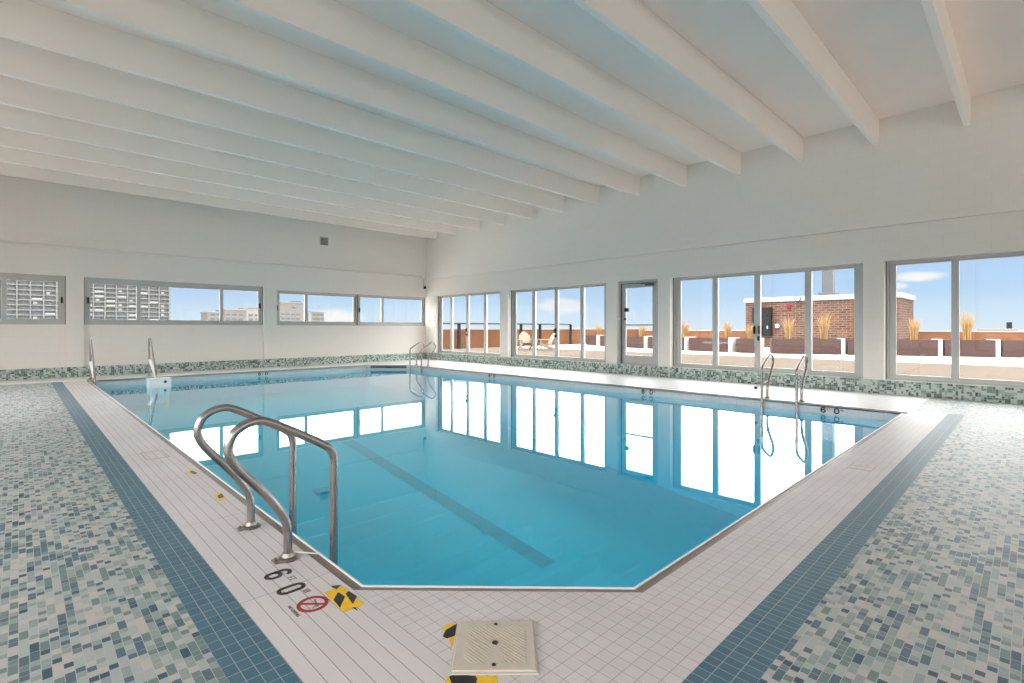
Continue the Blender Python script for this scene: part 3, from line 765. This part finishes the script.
t = thing('terrace_railing', 'dark metal railing in front of the orange brick parapet', 'railing', (20, 23.2, 0))
b = MB(); b.box((-8.6, -.03, 1.42), (8.5, .03, 1.50), .01); b.build('top_rail', 'rail_grey', t)
for x in (-8.4, -5.6, -1.71, 3.4, 5.21, 8.46):
    b = MB(); b.box((x-.09, -.05, 0), (x+.09, .05, 1.43), .01); b.box((x-.16, -.1, 0), (x+.16, .1, .05), .01); b.build('post', 'rail_dark', t)
# planters
SEG = [((28.2, 21.6), (27.58, 20.15)), ((27.5, 19.93), (25.94, 15.57)), ((25.9, 15.42), (25.18, 12.68)), ((25.15, 12.56), (24.74, 10.18)), ((24.76, 9.98), (24.86, 8.88)),
       ((24.98, 8.42), (26.30, 5.80)), ((26.34, 5.72), (27.78, 2.63)), ((27.81, 2.57), (28.63, .91)), ((28.65, .85), (29.23, -.74))]
PL = ['end of the row by the dark railing post', 'second from the railing end of the row', 'seen through the left pane beside the hinged door', 'fourth from the railing end, seen left of the double handles',
      'short one directly below the dark wall cabinet', 'long one in front of the brick penthouse', 'long one partly hidden by the widest pier', 'seen in the right part of the last glazed door', 'cut off by the right edge of the photo']
for (p, q2), lb in zip(SEG, PL):
    p, q2 = Vector((*p, 0)), Vector((*q2, 0)); d = q2-p; ln = d.length
    t = thing('planter', 'low brown planter box, ' + lb, 'planter', p, math.atan2(d.y, d.x), 'brown planters along the terrace')
    b = MB(); b.box((.0, 0, .03), (ln-.17, .07, .70)); b.box((0, .63, .03), (ln-.17, .7, .70)); b.box((0, .07, .03), (.07, .63, .70)); b.box((ln-.24, .07, .03), (ln-.17, .63, .70)); b.box((.07, .07, .03), (ln-.24, .63, .1))
    b.build('box_side', 'planter', t)
    b = MB(); b.box((ln-.165, -.02, 0), (ln-.02, .72, .73), .01); b.build('end_post', 'planter_white', t, label='pale end post')
    b = MB(); b.box((.07, .07, .1), (ln-.24, .63, .66)); b.build('soil', 'soil', t)
def grass_mesh(h, seed):
    rnd = random.Random(seed); b = MB()
    for k in range(170):
        a = rnd.uniform(0, 2*PI); r0 = rnd.uniform(0, .13); hh = h*rnd.uniform(.5, 1.0); lean = rnd.uniform(.05, .34)*hh
        x, y = r0*math.cos(a), r0*math.sin(a); wd = rnd.uniform(.008, .016); a2 = rnd.uniform(0, PI)
        dx, dy = math.cos(a2)*wd, math.sin(a2)*wd
        prev = None
        for i in range(4):
            s = i/3; w = 1 - s*.85
            px, py, pz = x+math.cos(a)*lean*s*s, y+math.sin(a)*lean*s*s, hh*s
            cur = (b.bm.verts.new((px-dx*w, py-dy*w, pz)), b.bm.verts.new((px+dx*w, py+dy*w, pz)))
            if prev: b._f([prev[0], prev[1], cur[1], cur[0]])
            prev = cur
    return b.mesh('straw', 'grass_blades')
GR = [((0, .72), .85, 'in the planter by the dark railing post'), ((1, .84), .8, 'seen through the hinged door'), ((2, .84), 1.0, 'seen at the left of the glazed door with double handles'),
      ((3, .82), 1.0, 'just left of the brick penthouse'), ((4, .5), .8, 'at the left brick corner, half hidden by the frame'), ((5, .25), 1.1, 'against the brick wall beside the dark cabinet'),
      ((5, .74), 1.3, 'against the brick wall below the tall duct'), ((6, .74), 1.1, 'right of the penthouse corner'), ((7, .48), 1.35, 'in front of open sky at the right')]
def planter_spot(i, f_):
    p, q2 = Vector(SEG[i][0]), Vector(SEG[i][1]); d = (q2-p).normalized()
    v = p + (q2-p)*f_ + Vector((-d.y, d.x))*.35
    return v.x, v.y
gm = [grass_mesh(1.0, 5), grass_mesh(1.0, 9)]
for i, ((si, fr), h, lb) in enumerate(GR):
    x, y = planter_spot(si, fr)
    t = thing('ornamental_grass', 'straw coloured grass clump ' + lb, 'grass clump', (x, y, .664), i*.9, 'dry grass clumps in the planters')
    t.scale = (1.0, 1.0, h)
    part('grass_blades', gm[i % 2], t, kind='stuff')
# penthouse
t = thing('brick_penthouse', 'low red brick rooftop building with a white roof edge', 'building', (33.3, 4.9, 0))
b = MB(); b.box((0, 0, 0), (4.4, 7.9, 2.80)); b.build('brick_wall', 'brick', t)
b = MB(); b.box((-.10, -.10, 2.80), (4.5, 8.0, 3.09), .02); b.build('roof_edge', 'cap_white', t)
t = thing('roof_duct', 'tall square grey duct rising from the penthouse roof', 'duct', (35.2, 8.65, 3.09))
b = MB(); b.box((-.29, -.29, 0), (.29, .29, 5.0), .02); b.build('shaft', 'duct', t)
b = MB(); b.box((-.45, -.45, 0), (.45, .45, .26), .02); b.build('curb', 'duct', t)
b = MB(); b.box((-.6, -.6, 5.12), (.6, .6, 5.3), .03)
for sx, sy in ((1, 1), (1, -1), (-1, 1), (-1, -1)): b.box((sx*.28-.02, sy*.28-.02, 4.9), (sx*.28+.02, sy*.28+.02, 5.15))
b.build('rain_cap', 'duct', t)
t = thing('metal_cabinet', 'dark grey metal cabinet mounted on the brick penthouse', 'cabinet', (33.285, 11.75, .71))
b = MB(); b.box((-.35, -.56, 0), (0, .56, 1.75), .02); b.build('body', 'cabinet', t)
b = MB(); b.box((-.37, -.53, .03), (-.35, .53, 1.72), .008); b.build('door', 'cabinet', t)
b = MB(); b.box((-.40, -.42, .45), (-.37, -.36, .62), .008); b.build('handle', 'alu', t)
t = thing('alarm_bell', 'round red alarm bell on the brick penthouse wall', 'bell', (33.29, 10.24, 2.5))
b = MB(); b.lathe([(.15, -.005), (.14, -.05), (.09, -.09), (.0, -.10)], 18, (0, 0, 0), 'x'); b.build('gong', 'bell', t)
b = MB(); b.box((-.04, -.09, -.25), (0, .09, -.1), .01); b.build('back_box', 'bell', t)
t = thing('globe_light', 'small white globe light beside the dark cabinet on the brick wall', 'light', (33.285, 10.88, 1.32))
b = MB(); b.lathe([(.0, -.12), (.09, -.09), (.12, 0), (.09, .09), (.0, .12)], 16, (-.14, 0, 0)); b.build('globe', 'white_plastic', t)
b = MB(); b.box((-.06, -.05, -.05), (0, .05, .05), .01); b.build('wall_plate', 'alu_dark', t)
t = thing('floodlight', 'black and white floodlight at the roof edge of the penthouse', 'floodlight', (33.2, 9.69, 2.93))
b = MB(); b.box((-.14, -.05, -.05), (0, .05, .05), .01); b.build('bracket', 'black', t)
b = MB(); b.lathe([(.10, .12), (.16, -.02), (.16, -.08), (.0, -.08)], 16, (-.18, .0, 0), 'x'); b.build('lamp_head', 'black', t)
b = MB(); b.lathe([(.11, -.09), (.0, -.095)], 16, (-.18, 0, 0), 'x'); b.build('lens', 'white_plastic', t)
# adirondack chair and table
def adirondack(loc, rz, label):
    t = thing('adirondack_chair', label, 'chair', loc, rz, 'cream chairs on the terrace')
    b = MB()
    for k in range(7):
        x = -.27 + .09*k; h = 1.02 - .035*abs(k-3)**1.6
        b.obox((x-.038, .34, .30), (.076, 0, 0), (0, .36*(h-.3)/.75, h-.3), (0, .02, 0))
    b.build('backrest', 'adirondack', t)
    b = MB()
    for k in range(6): b.obox((-.28, -.28+.105*k, .40-.02*k), (.56, 0, 0), (0, .09, -.016), (0, 0, .02))
    b.build('seat', 'adirondack', t)
    for sx in (-1, 1):
        b = MB(); b.box((sx*.36-.07, -.34, .56), (sx*.36+.07, .46, .59), .01); b.build('armrest', 'adirondack', t)
        b = MB(); b.box((sx*.33-.025, -.30, 0), (sx*.33+.025, -.20, .56), .005); b.build('leg', 'adirondack', t)
        b = MB(); b.obox((sx*.31-.02, -.30, .30), (.04, 0, 0), (0, .95, -.30), (0, 0, .12)); b.build('leg', 'adirondack', t)
    return t
adirondack((19.7, 19.1, 0), math.radians(-32), 'cream fan backed garden chair outside the second glazed door, left one')
adirondack((20.25, 18.4, 0), math.radians(-118), 'cream garden chair turned sideways next to the fan backed one')
# city beyond
b = MB(); b.poly([(-3000, 60, -45), (3000, 60, -45), (3000, 4000, -45), (-3000, 4000, -45)]); b.poly([(60, -3000, -45), (3000, -3000, -45), (3000, 60, -45), (60, 60, -45)])
struct(b.build('ground', 'city'), 'hazy city ground far below the terrace', 'ground')
t = thing('distant_building', 'small flat roofed building on the horizon at far right', 'building', (60, 2.2, -45))
b = MB(); b.box((0, -3.4, 0), (6, 3.4, 45.98)); b.build('wall', 'block', t)
b = MB(); b.box((-.2, -1.2, 45.9), (3, 1.2, 46.15), .02); b.build('roof_edge', 'block', t)
b = MB(); b.box((1, -.95, 46.1), (1.35, -.6, 46.7), .02); b.build('chimney', 'cabinet', t)
# tower block
t = thing('apartment_tower', 'tall pale apartment tower with balcony grid behind the left windows', 'building', (-30, 420, -45))
W = 106.0
b = MB(); b.box((0, 1.5, 0), (W, 22, 140)); b.build('tower_core', 'tower', t)
b = MB()
for k in range(47): b.box((-.3, 0, k*3.0-.35), (W+.3, 1.6, k*3.0+.35))
b.build('balcony_slab', 'tower_light', t, kind='stuff')
b = MB()
for k in range(19): b.box((k*5.85-.35, -.2, 0), (k*5.85+.35, 1.6, 140))
b.build('pier', 'tower', t, kind='stuff')
def win_mesh(kind):
    b = MB(); b.m(0).box((-2.0, .9, -1.0), (2.0, 1.55, 1.0)); b.m(1).box((-1.8, .8, -.8), (-.1, .92, .8)); b.box((.1, .8, -.8), (1.8, .92, .8))
    if kind == 1: b.m(2).box((-1.8, .7, -.75), (.0, .85, .8))
    if kind == 2: b.m(2).box((-2.3, -.1, -1.1), (2.3, .2, -.1)); 
    return b.mesh(['tower_light', 'tower_glass', 'curtain'], 'window')
wm = [win_mesh(0), win_mesh(1), win_mesh(2)]
nwin = 0; rest = []
rnd = random.Random(3)
for col in range(18):
    for row in range(12, 32):
        x, z = 2.92+5.85*col, row*3.0+1.45
        kd = rnd.choices((0, 1, 2), (6, 2, 2))[0]
        if col >= 6 and 16 <= row <= 23:
            part('window', wm[kd], t, (x, 0, z)); nwin += 1
        else: rest.append((x, z))
b = MB()
for x, z in rest: b.m(0).box((x-2.0, .9, z-1.0), (x+2.0, 1.55, z+1.0)); b.m(1).box((x-1.8, .8, z-.8), (x-.1, .92, z+.8)); b.box((x+.1, .8, z-.8), (x+1.8, .92, z+.8))
b.build('window_field', ['tower_light', 'tower_glass'], t, kind='stuff')
def block(name, label, x0, y, masses, rows):
    t = thing(name, label, 'building', (x0, y, -45))
    b = MB()
    for a, c, h, mi in masses: b.m(mi).box((a, 0, 0), (c, 20, h+45))
    b.build('wall', ['block', 'block_light'], t)
    wmesh = MB(); wmesh.m(0).box((-1.7, -.15, -1.5), (1.7, .1, 1.2)); wmesh.m(1).box((-1.5, -.25, -.8), (1.5, -.1, 1.0))
    me = wmesh.mesh(['block_light', 'tower_glass'], 'window')
    for x, z in rows: part('window', me, t, (x, 0, z+45))
    b = MB()
    for a, c, h, mi in masses: b.box((a-.3, -.4, h+45), (c+.3, 20.3, h+45.8))
    b.build('roof', 'block_light', t)
    return t
block('apartment_block', 'low pale apartment block on the horizon between tower and pier', 99, 420, [(0, 10, 12.5, 0), (10, 26, 14.5, 0), (26, 44, 16.5, 1)],
      [(x, z) for z in (11.0, 7.6) for x in (3, 7.2, 13, 17.5, 22, 29, 33.5, 38)])
block('apartment_block', 'stepped beige apartment block behind the window right of the pier', 149, 420, [(0, 19, 21.5, 0), (19, 26, 15.2, 1), (26, 37, 14.2, 0)],
      [(x, z) for z in (12.2, 8.6) for x in (3, 7, 11, 15, 22, 28.5, 31.8, 35)] + [(11.5, 17.6)])
b_ = bpy.data.objects['apartment_block.001']
b = MB(); b.box((12, 2, 64), (18.5, 12, 68.2)); b.build('roof_plant', 'duct', b_)

# ------------------------------------------------------------------ sky, sun
w = bpy.data.worlds.new('sky'); S.world = w; w.use_nodes = True
nt = w.node_tree; nt.nodes.clear(); L = nt.links.new
tc = nt.nodes.new('ShaderNodeTexCoord'); D = tc.outputs['Generated']
nz = nt.nodes.new('ShaderNodeVectorMath'); nz.operation = 'NORMALIZE'; L(D, nz.inputs[0]); D = nz.outputs[0]
sp = nt.nodes.new('ShaderNodeSeparateXYZ'); L(D, sp.inputs[0]); Zc = sp.outputs[2]
rp = nt.nodes.new('ShaderNodeValToRGB'); rp.color_ramp.interpolation = 'EASE'
mr = nt.nodes.new('ShaderNodeMapRange'); mr.inputs[1].default_value = -.02; mr.inputs[2].default_value = .14; L(Zc, mr.inputs[0]); L(mr.outputs[0], rp.inputs[0])
e = rp.color_ramp.elements
e[0].position = 0.10; e[0].color = (0.43, 0.482, 0.516, 1); e[1].position = 1.0; e[1].color = (0.25, 0.355, 0.525, 1)
x = e.new(.22); x.color = (0.378, 0.464, 0.542, 1); x = e.new(.55); x.color = (0.284, 0.396, 0.533, 1)
nn = nt.nodes.new('ShaderNodeTexNoise'); nn.inputs['Scale'].default_value = 9; nn.inputs['Detail'].default_value = 6; nn.inputs['Roughness'].default_value = .6
mp = nt.nodes.new('ShaderNodeVectorMath'); mp.operation = 'MULTIPLY'; mp.inputs[1].default_value = (1, 1, 3); L(D, mp.inputs[0]); L(mp.outputs[0], nn.inputs[0])
col = rp.outputs[0]
def blob(c, rw, rh, amt, col):
    v = nt.nodes.new('ShaderNodeVectorMath'); v.operation = 'SUBTRACT'; L(D, v.inputs[0]); v.inputs[1].default_value = c
    s = nt.nodes.new('ShaderNodeVectorMath'); s.operation = 'MULTIPLY'; s.inputs[1].default_value = (1/rw, 1/rw, 1/rh); L(v.outputs[0], s.inputs[0])
    ln = nt.nodes.new('ShaderNodeVectorMath'); ln.operation = 'LENGTH'; L(s.outputs[0], ln.inputs[0])
    d = math_node(nt, 'ADD', ln.outputs['Value'], math_node(nt, 'MULTIPLY', math_node(nt, 'SUBTRACT', nn.outputs[0], .5), 1.6))
    m_ = nt.nodes.new('ShaderNodeMapRange'); m_.interpolation_type = 'SMOOTHSTEP'
    m_.inputs[1].default_value = 1.1; m_.inputs[2].default_value = .5; m_.inputs[3].default_value = 0; m_.inputs[4].default_value = amt; L(d, m_.inputs[0])
    mx = nt.nodes.new('ShaderNodeMix'); mx.data_type = 'RGBA'; L(m_.outputs[0], mx.inputs[0]); L(col, mx.inputs[6]); mx.inputs[7].default_value = (0.55, 0.533, 0.533, 1)
    return mx.outputs[2]
col = blob((.7611, .6471, .0432), .055, .016, .75, col)
col = blob((.9893, .1243, .0790), .034, .010, 1.0, col)
col = blob((.985, .150, .066), .022, .006, .8, col)
col = blob((.4269, .904, .0200), .05, .016, 1.0, col)
ADDED_CLOUD = 4.5  # bright cloud added above the visible sky, for white reflections and indoor light
m_ = nt.nodes.new('ShaderNodeMapRange'); m_.interpolation_type = 'SMOOTHSTEP'; m_.inputs[1].default_value = .100; m_.inputs[2].default_value = .128; L(Zc, m_.inputs[0])
mx = nt.nodes.new('ShaderNodeMix'); mx.data_type = 'RGBA'; mx.clamp_result = False
cl = nt.nodes.new('ShaderNodeMapRange'); cl.inputs[1].default_value = .3; cl.inputs[2].default_value = .7; cl.inputs[3].default_value = ADDED_CLOUD*.85; cl.inputs[4].default_value = ADDED_CLOUD*1.15; L(nn.outputs[0], cl.inputs[0])
cc = nt.nodes.new('ShaderNodeVectorMath'); cc.operation = 'SCALE'; cc.inputs[0].default_value = (1.0, .985, .96); L(cl.outputs[0], cc.inputs['Scale'])
L(m_.outputs[0], mx.inputs[0]); L(col, mx.inputs[6]); L(cc.outputs[0], mx.inputs[7])
bg = nt.nodes.new('ShaderNodeBackground'); bg.inputs[1].default_value = 1.0; L(mx.outputs[2], bg.inputs[0])
wo = nt.nodes.new('ShaderNodeOutputWorld'); L(bg.outputs[0], wo.inputs[0])
w.cycles.sampling_method = 'MANUAL'; w.cycles.sample_map_resolution = 1024

sd = bpy.data.lights.new('sun', 'SUN'); sd.energy = 3.0; sd.color = (1, .96, .90); sd.angle = math.radians(.6)
so = bpy.data.objects.new('sun', sd); C.objects.link(so)
so.rotation_euler = Vector((.66, .05, -.75)).to_track_quat('-Z', 'Y').to_euler(); so.location = (-10, 0, 30)

def portal(loc, direction, sx, sy):
    d = bpy.data.lights.new('window_portal', 'AREA'); d.shape = 'RECTANGLE'; d.size = sx; d.size_y = sy; d.cycles.is_portal = True
    o = bpy.data.objects.new('window_portal', d); C.objects.link(o); o.location = loc
    o.rotation_euler = Vector(direction).to_track_quat('-Z', 'Z').to_euler()
portal((XR+.32, 5.0, 1.34), (-1, 0, 0), 21.8, 2.2)
portal((3.9, YB+.32, 1.88), (0, -1, 0), 15.0, 1.2)
portal((3.7, YF-.32, 1.88), (0, 1, 0), 14.8, 1.2)
portal((XL-.32, 3.7, 2.08), (1, 0, 0), 18.8, 3.7)

# ------------------------------------------------------------------ camera
cd = bpy.data.cameras.new('camera'); cam = bpy.data.objects.new('camera', cd); C.objects.link(cam)
cam.location = (0, 0, 1.2); cam.rotation_euler = (PI/2, 0, -math.atan2(507, 521))
cd.sensor_width = 36; cd.lens = 36*507/1024; cd.shift_y = -13.5/1024; cd.clip_end = 6000; cd.clip_start = .05
S.camera = cam
S.view_settings.view_transform = 'Standard'; S.view_settings.look = 'None'; S.view_settings.gamma = 1; S.view_settings.use_curve_mapping = False
S.view_settings.exposure = 0.86
try:
    S.cycles.use_denoising = True; S.cycles.max_bounces = 14; S.cycles.diffuse_bounces = 8; S.cycles.transparent_max_bounces = 16; S.cycles.sample_clamp_indirect = 8
except Exception: pass
